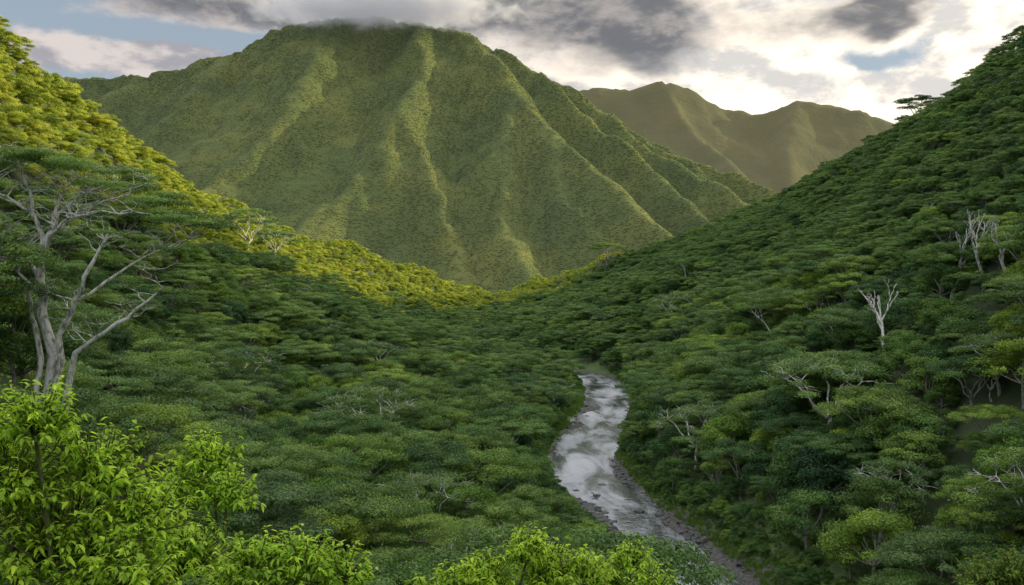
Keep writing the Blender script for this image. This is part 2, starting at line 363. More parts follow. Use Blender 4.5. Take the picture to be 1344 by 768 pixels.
GOLD=[bushy_tree(s,mat='gold',leaf=.165,per=200) for s in (41,42)]+[flat_tree(43,R=5.5,Ht=7,npad=24,per=200,leaf=.165,mat='gold')]
def src(name,me): return bpy.data.objects.new(name,me)   # scatter sources
def blob(seed,mat,r=1,flat=.8,rough=.35):
    bm=bmesh.new(); bmesh.ops.create_icosphere(bm,subdivisions=2,radius=r); rs=random.Random(seed)
    for v in bm.verts:
        v.co*=1+rs.uniform(-rough,rough); v.co.z*=flat
    me=bpy.data.meshes.new('blob'); bm.to_mesh(me); bm.free(); me.materials.append(mat); return me
def scatter(name,pts,rz,sc,pick,sources,label,cat,kind='stuff'):
    n=len(pts); me=bpy.data.meshes.new(name); me.vertices.add(n); me.vertices.foreach_set('co',np.asarray(pts,np.float32).ravel())
    rot=np.zeros((n,3),np.float32); rot[:,2]=rz
    for nm,ty,key,dat in (('rotv','FLOAT_VECTOR','vector',rot),('sclv','FLOAT_VECTOR','vector',np.asarray(sc,np.float32)),('pick','INT','value',np.asarray(pick,np.int32))):
        a=me.attributes.new(nm,ty,'POINT'); a.data.foreach_set(key,dat.ravel())
    o=link(bpy.data.objects.new(name,me)); tag(o,label,cat,kind=kind)
    for s in sources:
        for mt in s.data.materials: 
            if mt.name not in [k.name for k in me.materials if k]: me.materials.append(mt)
    ng=bpy.data.node_groups.new(name,'GeometryNodeTree')
    ng.interface.new_socket('Geometry',in_out='INPUT',socket_type='NodeSocketGeometry'); ng.interface.new_socket('Geometry',in_out='OUTPUT',socket_type='NodeSocketGeometry')
    gi=ng.nodes.new('NodeGroupInput'); go=ng.nodes.new('NodeGroupOutput'); ip=ng.nodes.new('GeometryNodeInstanceOnPoints'); g2=ng.nodes.new('GeometryNodeGeometryToInstance')
    for s in sources:
        q=ng.nodes.new('GeometryNodeObjectInfo'); q.inputs['Object'].default_value=s; ng.links.new(q.outputs['Geometry'],g2.inputs[0])
    def attr(nm,ty):
        q=ng.nodes.new('GeometryNodeInputNamedAttribute'); q.data_type=ty; q.inputs['Name'].default_value=nm; return q.outputs[0]
    ng.links.new(gi.outputs[0],ip.inputs['Points']); ng.links.new(g2.outputs[0],ip.inputs['Instance']); ip.inputs['Pick Instance'].default_value=True
    ng.links.new(attr('pick','INT'),ip.inputs['Instance Index']); ng.links.new(attr('rotv','FLOAT_VECTOR'),ip.inputs['Rotation']); ng.links.new(attr('sclv','FLOAT_VECTOR'),ip.inputs['Scale'])
    ng.links.new(ip.outputs[0],go.inputs[0])
    md=o.modifiers.new('scatter','NODES'); md.node_group=ng
    return o
# ---------------------------------------------------------------- single trees placed by where they stand
def thing(name,label,cat,loc,rz=0,sc=1,group=None):
    o=link(bpy.data.objects.new(name,None)); o.location=loc; o.rotation_euler=(0,0,rz)
    o.scale=(sc,sc,sc) if not isinstance(sc,tuple) else sc
    o.empty_display_size=.5
    return tag(o,label,cat,group)
def put_tree(name,label,cat,loc,rz,sc,parts,color=(1,1,1,1),group=None):
    t=thing(name,label,cat,loc,rz,sc,group)
    for nm,me in parts:
        c=bpy.data.objects.new(nm,me); c.color=color; link(c,t)
    return t
taken=[]
def dead(px,py,hpx,seed,label,lean=(0,0),spread=.55,rz=0,clear=9,thick=.03,stem=.45,cr=2.2):
    x,y,z=hit(px,py); hgt=hpx*y/F
    put_tree('dead_tree',label,'dead tree',(x,y,z),rz,1,[('trunk',dead_tree(seed,hgt,spread,lean,thick,stem))]); taken.append((x,y,1.5))
    t=3.0
    while t<clear: taken.append((x*(1-t/y),y-t,cr)); t+=3
dead(1160,502,92,101,'bare white dead tree with forked limbs standing alone on the right slope',clear=18,thick=.042,stem=.6,cr=3)
dead(1248,395,62,102,'slim leaning white trunk, leftmost of the pale trunks high on the right',(.25,0),.3,clear=16,thick=.036,stem=.8,cr=3)
dead(1292,380,70,103,'curved white trunk, middle one of the pale trunks high on the right',(-.2,0),.35,clear=16,thick=.036,stem=.75,cr=3)
dead(1336,385,74,104,'thick white trunk at the right edge of the photo, upper slope',(-.45,0),.4,clear=16,thick=.04,stem=.7,cr=3)
dead(1012,465,64,105,'tangle of pale bare branches left of the lone white snag',(.1,0),.85,clear=12)
dead(1070,440,46,106,'small pale bare tree above and left of the lone white snag',(0,0),.7)
dead(1212,658,62,107,'small pale forked tree low on the right slope',(0,0),.75,clear=10)
dead(900,375,30,108,'tiny pale bare tree near the crest of the right spur',(0,0),.6)
dead(1205,445,38,109,'short thin white trunk right of the lone white snag',(.1,0),.3)
dead(1300,528,54,110,'bare grey branching tree near the right edge, middle of the slope',(0,0),.8)
dead(985,545,40,111,'low pale bare tree left of the wide half-bare tree on the right slope',(0,0),.85)
dead(1215,300,34,113,'thin pale bare tree high on the right slope, above the leaning trunks',(-.1,0),.6)
dead(1318,640,56,114,'grey bare tree low at the right edge of the photo',(0,0),.8,clear=3)
def pale(px,py,wpx,v,label,rz,d=None,col=(1,1,1,1),parts=None):
    x,y,z=hit(px,py) if d is None else on_ground(px,d); sc=wpx*y/F/14.0
    put_tree('spreading_tree',label,'tree',(x,y,z),rz,sc,parts or [('trunk',SPARSE[v][0]),('crown',SPARSE[v][1])],col); taken.append((x,y,3*sc))
pale(485,625,150,0,'half-bare flat-topped tree with pale twigs showing, mid left above the river',.4)
pale(312,545,120,1,'half-bare flat-topped tree with pale twigs, left of centre above the foreground shrubs',1.4)
pale(1085,600,170,1,'wide half-bare tree with pale twigs in the middle of the right slope',2.6)
pale(1175,700,120,0,'flat-topped tree with pale limbs low on the right, near the bottom edge',3.1)
pale(325,340,85,0,'half-bare spreading tree against the sunlit left hill',.9)
pale(360,350,65,1,'smaller half-bare tree just right of the spreading tree by the sunlit hill',4.0)
pale(495,500,70,1,'small half-bare tree in the middle of the left slope',5.0)
pale(890,445,80,0,'half-bare pale-twigged tree left side of the right slope above the river bend',2.0)
pale(1310,520,110,1,'flat-topped pale-limbed tree at the right edge, middle of the slope',.2)
FP=lambda i:[('trunk',FLAT[i][0]),('crown',FLAT[i][1])]
pale(1207,190,60,0,'dark umbrella-shaped tree standing on the right skyline',0.3,520,(.6,.65,.7,1),FP(3))
pale(1147,190,34,0,'small flat-topped tree lower on the right skyline',2.3,590,(.6,.65,.7,1),FP(2))
pale(797,356,46,0,'umbrella-shaped tree on the crest of the right spur below the mountain',2.3,1040,(.8,.8,.7,1),FP(3))
# ---------------------------------------------------------------- the big tree on the left
hx0,hy0=-41.5,90.0; hz0=float(H(hx0,hy0)); K=hy0/F
base_py=384-(hz0-CZ)/K
hero=thing('spreading_tree','big pale-trunked tree with wide flat crown at the left edge, limbs fanning out','tree',(hx0,hy0,hz0))
def hp(px,py,dep=0): return Vector(((px-69)*K,dep,(base_py-py)*K))
random.seed(5)
def limb(name,pts,r0,r1,n=7):
    P=[hp(*p) for p in pts]; Q=[]
    for a,b in zip(P[:-1],P[1:]):
        w=wig(a,b,3,.07); Q+=w[:-1]
    Q.append(P[-1]); rad=[(r0+(r1-r0)*i/(len(Q)-1))*random.uniform(.88,1.12) for i in range(len(Q))]
    V=[];Fc=[]; tube(V,Fc,Q,rad,n); return name,V,Fc,Q
L=[]
L.append(limb('trunk',[(62,base_py+12,0),(60,430,0),(52,370,0),(58,318,0)],.56,.34,10))
L.append(limb('branch',[(74,base_py+8,.3),(80,440,-.6),(105,395,-1.2),(130,345,-1.4),(150,300,-1)],.38,.09))
L.append(limb('branch',[(84,base_py+8,-.3),(108,462,-1.5),(150,435,-2),(190,405,-2.2),(222,378,-2)],.34,.08))
L.append(limb('branch',[(50,base_py+8,.4),(42,430,.6),(28,380,1),(8,340,1.4),(-25,310,1.6)],.3,.07))
L.append(limb('branch',[(58,325,0),(72,280,.6),(98,255,1),(140,235,1.2)],.26,.06))
L.append(limb('branch',[(58,322,0),(45,280,-.5),(38,240,-.8),(30,215,-1)],.25,.06))
L.append(limb('branch',[(54,368,0),(25,330,.8),(-5,315,1),(-40,300,1.5)],.22,.06))
L.append(limb('branch',[(52,385,0),(20,345,-1.5),(-20,330,-2)],.18,.06))
L.append(limb('branch',[(58,330,0),(85,300,-1.2),(130,275,-1.6),(180,258,-1.8)],.21,.06))
L.append(limb('branch',[(66,300,.2),(66,255,2),(80,225,3)],.18,.06))
L.append(limb('branch',[(105,395,-1.2),(150,360,.5),(195,330,1.5),(240,312,2)],.17,.05))
L.append(limb('branch',[(56,345,0),(75,310,-1.5),(105,290,-2.5),(150,280,-3),(215,285,-3)],.17,.05))
L.append(limb('branch',[(45,280,-.5),(20,260,-1.5),(-10,245,-2)],.15,.05))
for nm,V,Fc,Q in L:
    V2=list(V);F2=list(Fc)
    if nm=='branch':
        for k in range(14):
            s=Q[random.randint(len(Q)//3,len(Q)-1)]; e=s+Vector((random.uniform(-2.4,2.8),random.uniform(-2.2,2.2),random.uniform(.4,2.2)))
            tube(V2,F2,wig(s,e,4,.11),[.07,.06,.045,.034,.018],5)
            for j in range(3):
                e2=e+Vector((random.uniform(-1.8,1.8),random.uniform(-1.5,1.5),random.uniform(0,.9))); tube(V2,F2,wig(e,e2,3,.1),[.028,.022,.017,.009],4)
    link(bpy.data.objects.new(nm,mesh_py(nm,V2,F2,MAT['pale'])),hero)
pads=[]
def pad_row(x0,x1,py0,py1,n,rx=(1.2,2.0)):
    for i in range(n):
        px=random.uniform(x0,x1); t=(px-x0)/(x1-x0); py=py0+(py1-py0)*t+random.uniform(-8,8); r=random.uniform(*rx)
        p=hp(px,py,random.uniform(-4.5,4.5)); pads.append((p.x,p.y,p.z,r,r*.20))
pad_row(-80,60,222,206,26); pad_row(40,175,206,232,27); pad_row(120,215,236,262,15)
pad_row(185,285,275,296,20); pad_row(150,250,315,335,6); pad_row(170,260,372,392,7,(.9,1.5))
hc=link(bpy.data.objects.new('crown',crown_np('crown',pads,230,.105,MAT['flat'],up=1.4,jit=.7)),hero); hc.color=(1.2,1.2,1.0,1)
taken.append((hx0,hy0,5)); taken.append((hx0-2,hy0-7,4)); taken.append((hx0+5,hy0-8,4))
# ---------------------------------------------------------------- forest scatter
def grid_pts(step,seed,y0=62,y1=1420):
    r=np.random.default_rng(seed); gx=np.arange(-430,480,step); gy=np.arange(y0,y1,step)
    X,Y_=np.meshgrid(gx,gy); X=X.ravel()+r.uniform(-.48,.48,X.size)*step; Y_=Y_.ravel()+r.uniform(-.48,.48,Y_.size)*step
    k=np.abs(X)<.57*Y_+14; return X[k],Y_[k],r
def visible(X,Y_,Zt,tol):
    ts=np.linspace(.05,.97,70)[None,:]
    hx=H(X[:,None]*ts,Y_[:,None]*ts); zr=CZ+(Zt[:,None]-CZ)*ts
    return (hx-zr).max(1)<tol
rsy=np.arange(118,470,4.0); RSX=[];RSY=[]
for q in (-.85,0,.85): RSX.append(I(XR,rsy)+q*I(HW,rsy)); RSY.append(rsy)
RSX=np.concatenate(RSX);RSY=np.concatenate(RSY); RPX,RPY=proj(RSX,RSY,np.zeros_like(RSX))
def covers_river(X,Y_,Z,R,Ht):
    px,pt=proj(X,Y_,Z+Ht); _,pb=proj(X,Y_,Z); rp=R*F/Y_
    m=(np.abs(px[:,None]-RPX)<rp[:,None]*.8)&(RPY>pt[:,None]+2)&(RPY<pb[:,None])&(Y_[:,None]<RSY+2)
    return m.any(1)
def build(step,seed,R0,H0,marg,smin,smax,pw=1.0,scrub=False):
    X,Y_,r=grid_pts(step,seed)
    if scrub:
        k=(X>I(XR,Y_)+25); X,Y_=X[k],Y_[k]
    Z=H(X,Y_)
    if scrub:
        k=(Z>26)&(Z<160); X,Y_,Z=X[k],Y_[k],Z[k]
    sc=(smin+(smax-smin)*r.random(len(X))**pw)*(.92+.25*fbm(X/40,Y_/40,seed))
    right=X>I(XR,Y_)
    if not scrub: sc=sc*np.where(right,1-.5*sstep(22,75,Z),1-.2*sstep(250,450,Y_))
    s=np.abs(X-I(XR,Y_))-I(HW,Y_); k=(s>marg*sc)|(Y_>640)
    if R0>5: k&=~(right&(r.random(len(X))<.62*sstep(30,62,Z)))
    for (tx,ty,tr) in taken: k&=np.hypot(X-tx,Y_-ty)>tr*(.5 if scrub else 1)
    k&=~((Y_<95)&(Z+H0*sc>CZ-.285*Y_)&(X>-24)&(X<40))           # keep the bluff below the eye open
    X,Y_,Z,sc=X[k],Y_[k],Z[k],sc[k]
    cv=covers_river(X,Y_,Z,R0*sc,H0*sc); sc=np.where(cv,sc*.45,sc); cv=covers_river(X,Y_,Z,R0*sc,H0*sc); k=~cv
    X,Y_,Z,sc=X[k],Y_[k],Z[k],sc[k]
    v=visible(X,Y_,Z+H0*sc,2.0 if scrub else 5.0); X,Y_,Z,sc=X[v],Y_[v],Z[v],sc[v]
    return X,Y_,Z,sc,r
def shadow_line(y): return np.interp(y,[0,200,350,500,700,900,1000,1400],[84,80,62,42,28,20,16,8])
def is_gold(X,Y_,Z): return ((X<I(XR,Y_)-20)|(Y_>1040))&(Z+6+(fbm(X/26,Y_/26,88,3)-.5)*36>shadow_line(Y_))&(Y_>180)  # picks the sun-tinted leaf colour where sunlight should fall
LM=[((75,370),'the big pale-trunked tree'),((1160,450),'the lone white snag'),((790,500),'the far river bend'),((770,600),"the river's broad reach"),((840,700),'the stony lower river'),
((1210,630),'the small pale forked tree'),((1290,350),'the leaning white trunks'),((325,300),'the sunlit half-bare tree'),((485,580),'the half-bare mid-left tree'),((1085,555),'the wide half-bare tree'),((250,600),'the drooping-leaved shrub'),((690,720),'the bottom-centre shrub'),((1010,430),'the pale branch tangle'),((797,340),'the umbrella-shaped crest tree'),((640,400),'the gap below the mountain')]
DIRS=['right of','above right of','above','above left of','left of','below left of','below','below right of']
RK=['closest','second closest','third closest','fourth closest','fifth closest','sixth closest','seventh closest','eighth closest','ninth closest','tenth closest','eleventh closest','twelfth closest']+['farther out']*400
def label_all(items):
    bins={}
    for it in items:
        px,py=it['px'],it['py']
        j=min(range(len(LM)),key=lambda q:(LM[q][0][0]-px)**2+(LM[q][0][1]-py)**2)
        dx,dy=px-LM[j][0][0],LM[j][0][1]-py; a=int(round(math.atan2(dy,dx)/(math.pi/4)))%8
        bins.setdefault((it['what'],j,a),[]).append((dx*dx+dy*dy,it))
    for (w,j,a),l in bins.items():
        l.sort(key=lambda q:q[0])
        for r_,(q,it) in enumerate(l):
            it['label']=f"{w}, {RK[r_]} {DIRS[a]} {LM[j][1]}"
TINT=[('dark green',(.64,.73,.82,1)),('green',(1,1,1,1)),('yellowish green',(1.4,1.28,.9,1)),('grey-green',(1.1,1.05,1.25,1))]
def owned(sets):
    # how many pixels of a coarse picture each crown holds, nearest first
    q=.5; W,Hh=672,384; buf=np.zeros((Hh,W),bool); res=[np.zeros(len(s[0]),int) for s in sets]
    allv=[(s[1][i],k,i) for k,s in enumerate(sets) for i in range(len(s[0]))]; allv.sort()
    for d,k,i in allv:
        X,Y_,Z,sc,R0,H0=sets[k]; s_=sc[i]; px,pt=proj(X[i],d,Z[i]+H0*s_); _,pb=proj(X[i],d,Z[i]+H0*s_*.45); rp=R0*s_*F/d
        x0,x1=int((px-rp)*q),int((px+rp)*q)+1; y0,y1=int(pt*q),int(pb*q)+1
        x0=max(x0,0);y0=max(y0,0);x1=min(x1,W);y1=min(y1,Hh)
        if x1<=x0 or y1<=y0: continue
        gy_,gx_=np.ogrid[y0:y1,x0:x1]; el_=((gx_/q-px)/max(rp,1))**2+((gy_/q-(pt+pb)/2)/max((pb-pt)/2,1))**2<1.05
        b=buf[y0:y1,x0:x1]; new=el_&~b; res[k][i]=new.sum(); b|=el_
    return res
def individuals(X,Y_,Z,sc,own,R0,H0,limit,name,shape,cat,meshes,group,r,bare=0.0):
    px,py=proj(X,Y_,Z+H0*sc*.8)
    inside=visible(X,Y_,Z+H0*sc*.9,-1.0)&(~is_gold(X,Y_,Z))
    sco=np.where(inside,own,0); o=np.argsort(-sco)[:limit]; o=o[sco[o]>8]
    items=[]
    for i in o:
        n_=float(vnoise(X[i]/30,Y_[i]/30,91)); t=TINT[min(3,int((.55*n_+.45*r.random())*4))]
        b=r.random()<bare
        items.append(dict(i=i,px=px[i],py=py[i],what=f"{t[0]} {'half-bare tree' if b else shape}",col=t[1],b=b))
    label_all(items)
    for it in items:
        i=it['i']; mm=SPARSE if it['b'] else meshes; v=int(r.integers(len(mm)))
        s=float(sc[i]); put_tree(name,it['label'],cat,(X[i],Y_[i],Z[i]),r.uniform(0,6.28),(s,s,s*r.uniform(.88,1.12)),[('trunk',mm[v][0]),('crown',mm[v][1])],it['col'],group)
    rest=np.ones(len(X),bool); rest[o]=False; return rest
Xf,Yf,Zf,sf,rf=build(10.0,101,6.8,9.5,7,.42,1.25,1.3)
Xb,Yb,Zb,sb,rb=build(5.3,202,3.6,6.5,4.0,.45,1.45,1.4)
Xs,Ys_,Zs,s_s,rs_=build(3.6,303,3.6,6.5,4.0,.30,.58,1.2,True)
of,obb=owned([(Xf,Yf,Zf,sf,6.8,9.5),(Xb,Yb,Zb,sb,3.6,6.5)])
restF=individuals(Xf,Yf,Zf,sf,of,6.8,9.5,290,'spreading_tree','flat-topped tree','tree',FLAT,'flat-topped forest trees of the valley',rf,.07)
restB=individuals(Xb,Yb,Zb,sb,obb,3.6,6.5,290,'bushy_tree','rounded bushy tree','tree',BUSH,'rounded bushy trees of the valley',rb)
restF&=~((of==0)&(Yf>240)&(rng.random(len(of))<.6)); restB&=~((obb==0)&(Yb>200)&(rng.random(len(obb))<.6))
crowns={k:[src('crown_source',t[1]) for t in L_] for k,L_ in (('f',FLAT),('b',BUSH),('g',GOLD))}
def gather(masks):
    P=[];Sx=[]
    for (X,Y_,Z,s,msk) in masks:
        P.append(np.stack([X,Y_,Z],1)[msk]); Sx.append(s[msk])
    return np.concatenate(P),np.concatenate(Sx)
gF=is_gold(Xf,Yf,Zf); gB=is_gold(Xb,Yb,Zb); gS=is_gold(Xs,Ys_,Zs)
def go(name,p,s,srcs,label):
    n=len(p); sv=np.stack([s,s,s*rng.uniform(.85,1.2,n)],1)
    scatter(name,p,rng.uniform(0,6.28,n),sv,rng.integers(0,len(srcs),n),srcs,label,'forest')
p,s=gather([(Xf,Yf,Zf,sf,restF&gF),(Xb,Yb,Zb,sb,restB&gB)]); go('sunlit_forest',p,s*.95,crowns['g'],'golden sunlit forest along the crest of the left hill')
lf=Xf<I(XR,Yf); lb=Xb<I(XR,Yb)
p,s=gather([(Xf,Yf,Zf,sf,restF&~gF&lf),(Xb,Yb,Zb,sb,restB&~gB&lb)]); go('slope_forest',p,s,crowns['f']+crowns['b']*2,'shaded green forest covering the left valley slope')
p,s=gather([(Xf,Yf,Zf,sf,restF&~gF&~lf),(Xb,Yb,Zb,sb,restB&~gB&~lb)]); go('slope_forest',p,s*1.05,crowns['f']+crowns['b']*2,'shaded green forest covering the right valley slope')
p,s=gather([(Xs,Ys_,Zs,s_s,~gS)]); go('hillside_scrub',p,s,crowns['b']+crowns['f'],'fine low scrub between the trees up the right slope')
# riverside shrubs and grass
n=1800; y=rng.uniform(95,480,n); side=rng.choice((-1,1),n); ex=1.0+rng.gamma(1.8,2.2,n); x=I(XR,y)+side*(I(HW,y)+ex); zz=H(x,y); s=rng.uniform(.12,.38,n)
k=~covers_river(x,y,zz,3.6*s,6.5*s)&~((side<0)&(y>270)&(y<430)&(ex<7)); p=np.stack([x,y,zz],1)[k]; s=s[k]
scatter('riverside_scrub',p,rng.uniform(0,6.28,len(p)),np.stack([s,s,s],1),rng.integers(0,4,len(p)),crowns['b'],'low leafy scrub fringing both banks of the river','shrubs')
gv=[];gf=[];gt=[]
random.seed(9)
for i in range(60):
    a=random.uniform(0,6.28);r=random.uniform(0,.5);b=Vector((r*math.cos(a),r*math.sin(a),0)); h=random.uniform(.35,.9); d=Vector((random.uniform(-.4,.4),random.uniform(-.4,.4),1))*h; w=Vector((math.cos(a+1),math.sin(a+1),0))*.035
    q=len(gv); gv+=[b-w,b+w,b+d]; gf.append((q,q+1,q+2)); gt+=[.4,.4,random.random()]
gm=mesh_np('grass_tuft',np.array([tuple(v) for v in gv]),np.array(gf),MAT['grass'],gt)
n=10000; y=rng.uniform(100,460,n); side=rng.choice((-1,1),n); ex=.1+rng.gamma(1.4,2.0,n); x=I(XR,y)+side*(I(HW,y)+ex); zz=H(x,y); s=rng.uniform(.5,1.1,n); k=zz>.15
p=np.stack([x,y,zz],1)[k]; s=s[k]
scatter('bank_grass',p,rng.uniform(0,6.28,len(p)),np.stack([s,s,s],1),np.zeros(len(p)),[src('grass_source',gm)],'green grass on the low river banks','grass')
# stones
ST=[src('stone_source',blob(k,MAT['stone'],1,.6,.14)) for k in (1,2,3)]
n=9000; y=rng.uniform(100,380,n); u=rng.uniform(-1.08,1.08,n); x=I(XR,y)+u*I(HW,y); zz=H(x,y); k=(zz>-.2)&(zz<.6)&(rng.random(n)<np.where(y<215,.42,.25)); s=rng.gamma(2,.12,n)+.1
p=np.stack([x,y,np.maximum(zz,-.12)],1)[k]; s=s[k]
scatter('river_stones',p,rng.uniform(0,6.28,len(p)),np.stack([s,s*rng.uniform(.7,1.2,len(p)),s],1),rng.integers(0,3,len(p)),ST,'grey cobbles lining and breaking the river','stones')
bo=[(-3,150),(2,168),(4.5,141),(-1,183),(3.4,192),(-5,201),(6,158),(-6,163),(1,207),(5.5,178),(-2.5,136),(0.5,146),(-4.6,290),(-5.2,322)]
for i,(s_,y_) in enumerate(bo):
    x_=float(I(XR,y_))+s_; r_=random.uniform(.5,.95); z_=float(H(x_,y_))
    o=link(bpy.data.objects.new('boulder',blob(60+i,MAT['stone'],r_,.62,.13))); o.location=(x_,y_,max(z_,-.25)+.05)
    nth=['first','second','third','fourth','fifth','sixth','seventh','eighth','ninth','tenth','eleventh','twelfth','thirteenth','fourteenth']
    rank=sorted(range(len(bo)),key=lambda q:bo[q][1]).index(i)
    tag(o,f'grey boulder in the river bed, {nth[rank]} counting up from the bottom edge','boulder','boulders in the river bed')
# ---------------------------------------------------------------- mountain canopy
nT=250000; x=rng.uniform(-1450,900,nT); y=rng.uniform(1300,2740,nT)
fi=(y-gy[0])/st; fj=(x-gx[0])/st; i0=fi.astype(int); j0=fj.astype(int); a=fi-i0; b=fj-j0
zz=GZ[i0,j0]*(1-a)*(1-b)+GZ[i0+1,j0]*a*(1-b)+GZ[i0,j0+1]*(1-a)*b+GZ[i0+1,j0+1]*a*b
dzx=(GZ[i0,j0+1]-GZ[i0,j0])/st; dzy=(GZ[i0+1,j0]-GZ[i0,j0])/st
px,py=proj(x,y,zz); sky=np.interp(px,[0,290,640,690,850,1000,1190,1344],[70,300,400,395,350,290,190,70])
face=(dzx*x+dzy*y+ (CZ-zz))   # >0 when facing the eye
k=(px>-30)&(px<1374)&(py<sky)&(face>-150)
p=np.stack([x,y,zz-1.3],1)[k]; s=rng.uniform(1.6,3.2,len(p))
TS=[src('canopy_source',blob(k_,MAT['tuft'],1,.48,.16)) for k_ in (11,12,13)]
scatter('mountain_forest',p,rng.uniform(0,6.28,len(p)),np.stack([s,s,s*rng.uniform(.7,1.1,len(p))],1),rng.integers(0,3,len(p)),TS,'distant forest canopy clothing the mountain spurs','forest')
# ---------------------------------------------------------------- foreground shrubs
def shrub(label,d,lobes,leaf,dens_=1.0,seed=1,droop=1.0,col=(1,1,1,1)):
    random.seed(seed); r=np.random.default_rng(seed)
    k=d/F; px0=np.mean([l[0] for l in lobes]); x0=(px0-672)*k; z0=float(H(x0,d))
    t=thing('leafy_shrub',label,'shrub',(x0,d,z0))
    V=[];Fc=[]; LP=[];LD=[];LT=[]
    for (px,py,rp) in lobes:
        dep=random.uniform(-.12,.12)*d*.3
        c=Vector(((px-672)*k-x0,dep,CZ+(384-py)*k-z0)); R=rp*k
        tube(V,Fc,wig((random.uniform(-.2,.2),dep*.5,-.3),c-Vector((0,0,R*.4)),6,.03),[.035,.032,.028,.025,.02,.016,.012],5)
        nt_=int(34*dens_*(R/leaf/2.6)**2)+8
        for j in range(nt_):
            u=random.uniform(-.25,1); a=random.uniform(0,6.283); q=math.sqrt(max(0,1-u*u)); dirv=Vector((q*math.cos(a),q*math.sin(a),u))
            tip=c+dirv*R*random.uniform(.4,1.2); st_=c+dirv*R*.15-Vector((0,0,R*.3))
            tw=wig(st_,tip,3,.06); tube(V,Fc,tw,[.008,.006,.005,.002],4)
            m_=random.randint(9,14); tone=min(1,max(0,random.gauss(.5,.22)))
            for q_ in range(m_):
                f=random.uniform(.35,1.0); p_=tw[0].lerp(tip,f) if f<.98 else tip
                az=q_*2.4+random.uniform(-.4,.4); out_=Vector((math.cos(az),math.sin(az),0))
                dl=(out_*.8+dirv*.45+Vector((0,0,random.uniform(-.75,.25)*droop))).normalized()
                LP.append(p_);LD.append(dl);LT.append(min(1,max(0,tone+random.gauss(0,.13)+.15*(f-.7))))
    link(bpy.data.objects.new('stem',mesh_py('stem',V,Fc,MAT['twig'])),t)
    P=np.array([tuple(v) for v in LP]);D=np.array([tuple(v) for v in LD]);n=len(P)
    side=unit(np.cross(D,np.array([0,0,1.])+r.normal(size=(n,3))*.25)); up=np.cross(side,D)
    Ln=(leaf*r.uniform(.55,1.25,n))[:,None]; W=Ln*.19
    def pt(u,w,fold,dr): return P+D*Ln*u+side*W*w+up*(W*fold)-np.array([0,0,1.])*Ln*dr
    VV=np.stack([pt(0,0,0,0),pt(.33,-1,.35,.02),pt(.33,0,0,.04),pt(.33,1,.35,.02),pt(.7,-.75,.25,.13),pt(.7,0,0,.15),pt(.7,.75,.25,.13),pt(1,0,0,.32)],1).reshape(-1,3)
    T8=np.array([(0,2,1),(0,3,2),(1,2,5),(1,5,4),(2,3,6),(2,6,5),(4,5,7),(5,6,7)])
    FF=(np.arange(n)[:,None,None]*8+T8[None]).reshape(-1,3)
    fo=link(bpy.data.objects.new('foliage',mesh_np('foliage',VV,FF,MAT['near'],np.repeat(LT,8),True)),t); fo.color=col
shrub('tall bright green shrub with long drooping leaves in the bottom left corner',6.0,[(64,552,58),(20,630,85),(110,630,72),(165,690,70),(60,730,110),(190,745,60),(130,770,80)],.060,.95,1)
shrub('bright green leafy shrub right of the tall corner shrub',8.5,[(262,612,46),(225,650,45),(292,655,42),(250,720,70),(190,700,40)],.066,1.0,2)
shrub('low bright green shrub along the bottom edge, left of centre',7.5,[(345,730,45),(400,730,48),(450,755,42),(310,770,50),(380,780,60)],.060,1.0,3)
shrub('lacy bright green shrub at the bottom centre with upright twig tips',9.5,[(690,718,36),(640,750,42),(720,760,52),(560,775,32),(600,768,36),(770,762,36)],.064,.9,4,1,(.95,.95,.9,1))
shrub('small yellow-green shrub at the bottom edge beside the river',10.5,[(828,740,32),(850,768,38),(800,775,35)],.064,.9,5,1,(.95,.95,.9,1))
shrub('low olive-green shrub in the bottom right corner',13,[(1310,772,40),(1260,782,32),(1345,760,40)],.07,.85,6,1,(.45,.45,.55,1))
# ---------------------------------------------------------------- cloud on the summit
m,nt,out=newmat('summit_cloud'); tc=nd(nt,'ShaderNodeTexCoord')
mp=nd(nt,'ShaderNodeMapping'); mp.inputs['Scale'].default_value=(4.2,1.2,1.1); nt.links.new(tc.outputs['Object'],mp.inputs[0])
f=noise(nt,mp.outputs[0],1.8,7,.65,.3)
ln=nd(nt,'ShaderNodeVectorMath',operation='LENGTH'); nt.links.new(tc.outputs['Object'],ln.inputs[0])
fall=smooth01(nt,ln.outputs['Value'],1.0,.1)
sh=smooth01(nt,M(nt,'ADD',M(nt,'MULTIPLY',f,1.3),M(nt,'MULTIPLY',fall,.62)),.74,1.30)
pv=nd(nt,'ShaderNodeVolumePrincipled'); pv.inputs['Color'].default_value=(.93,.94,.96,1); nt.links.new(M(nt,'MULTIPLY',sh,.024),pv.inputs['Density']); pv.inputs['Anisotropy'].default_value=.2
pv.inputs['Emission Color'].default_value=(.86,.88,.98,1); nt.links.new(M(nt,'MULTIPLY',sh,.0036),pv.inputs['Emission Strength'])  # added glow stands in for light scattered inside the cloud
nt.links.new(pv.outputs[0],out.inputs['Volume'])
bm=bmesh.new(); bmesh.ops.create_icosphere(bm,subdivisions=3,radius=1); me=bpy.data.meshes.new('cloud'); bm.to_mesh(me); bm.free(); me.materials.append(m)
o=link(bpy.data.objects.new('cloud',me)); o.location=(-345,2520,766); o.scale=(480,240,70)
tag(o,'grey cloud bank resting on the flat mountain summit','cloud',kind='structure')
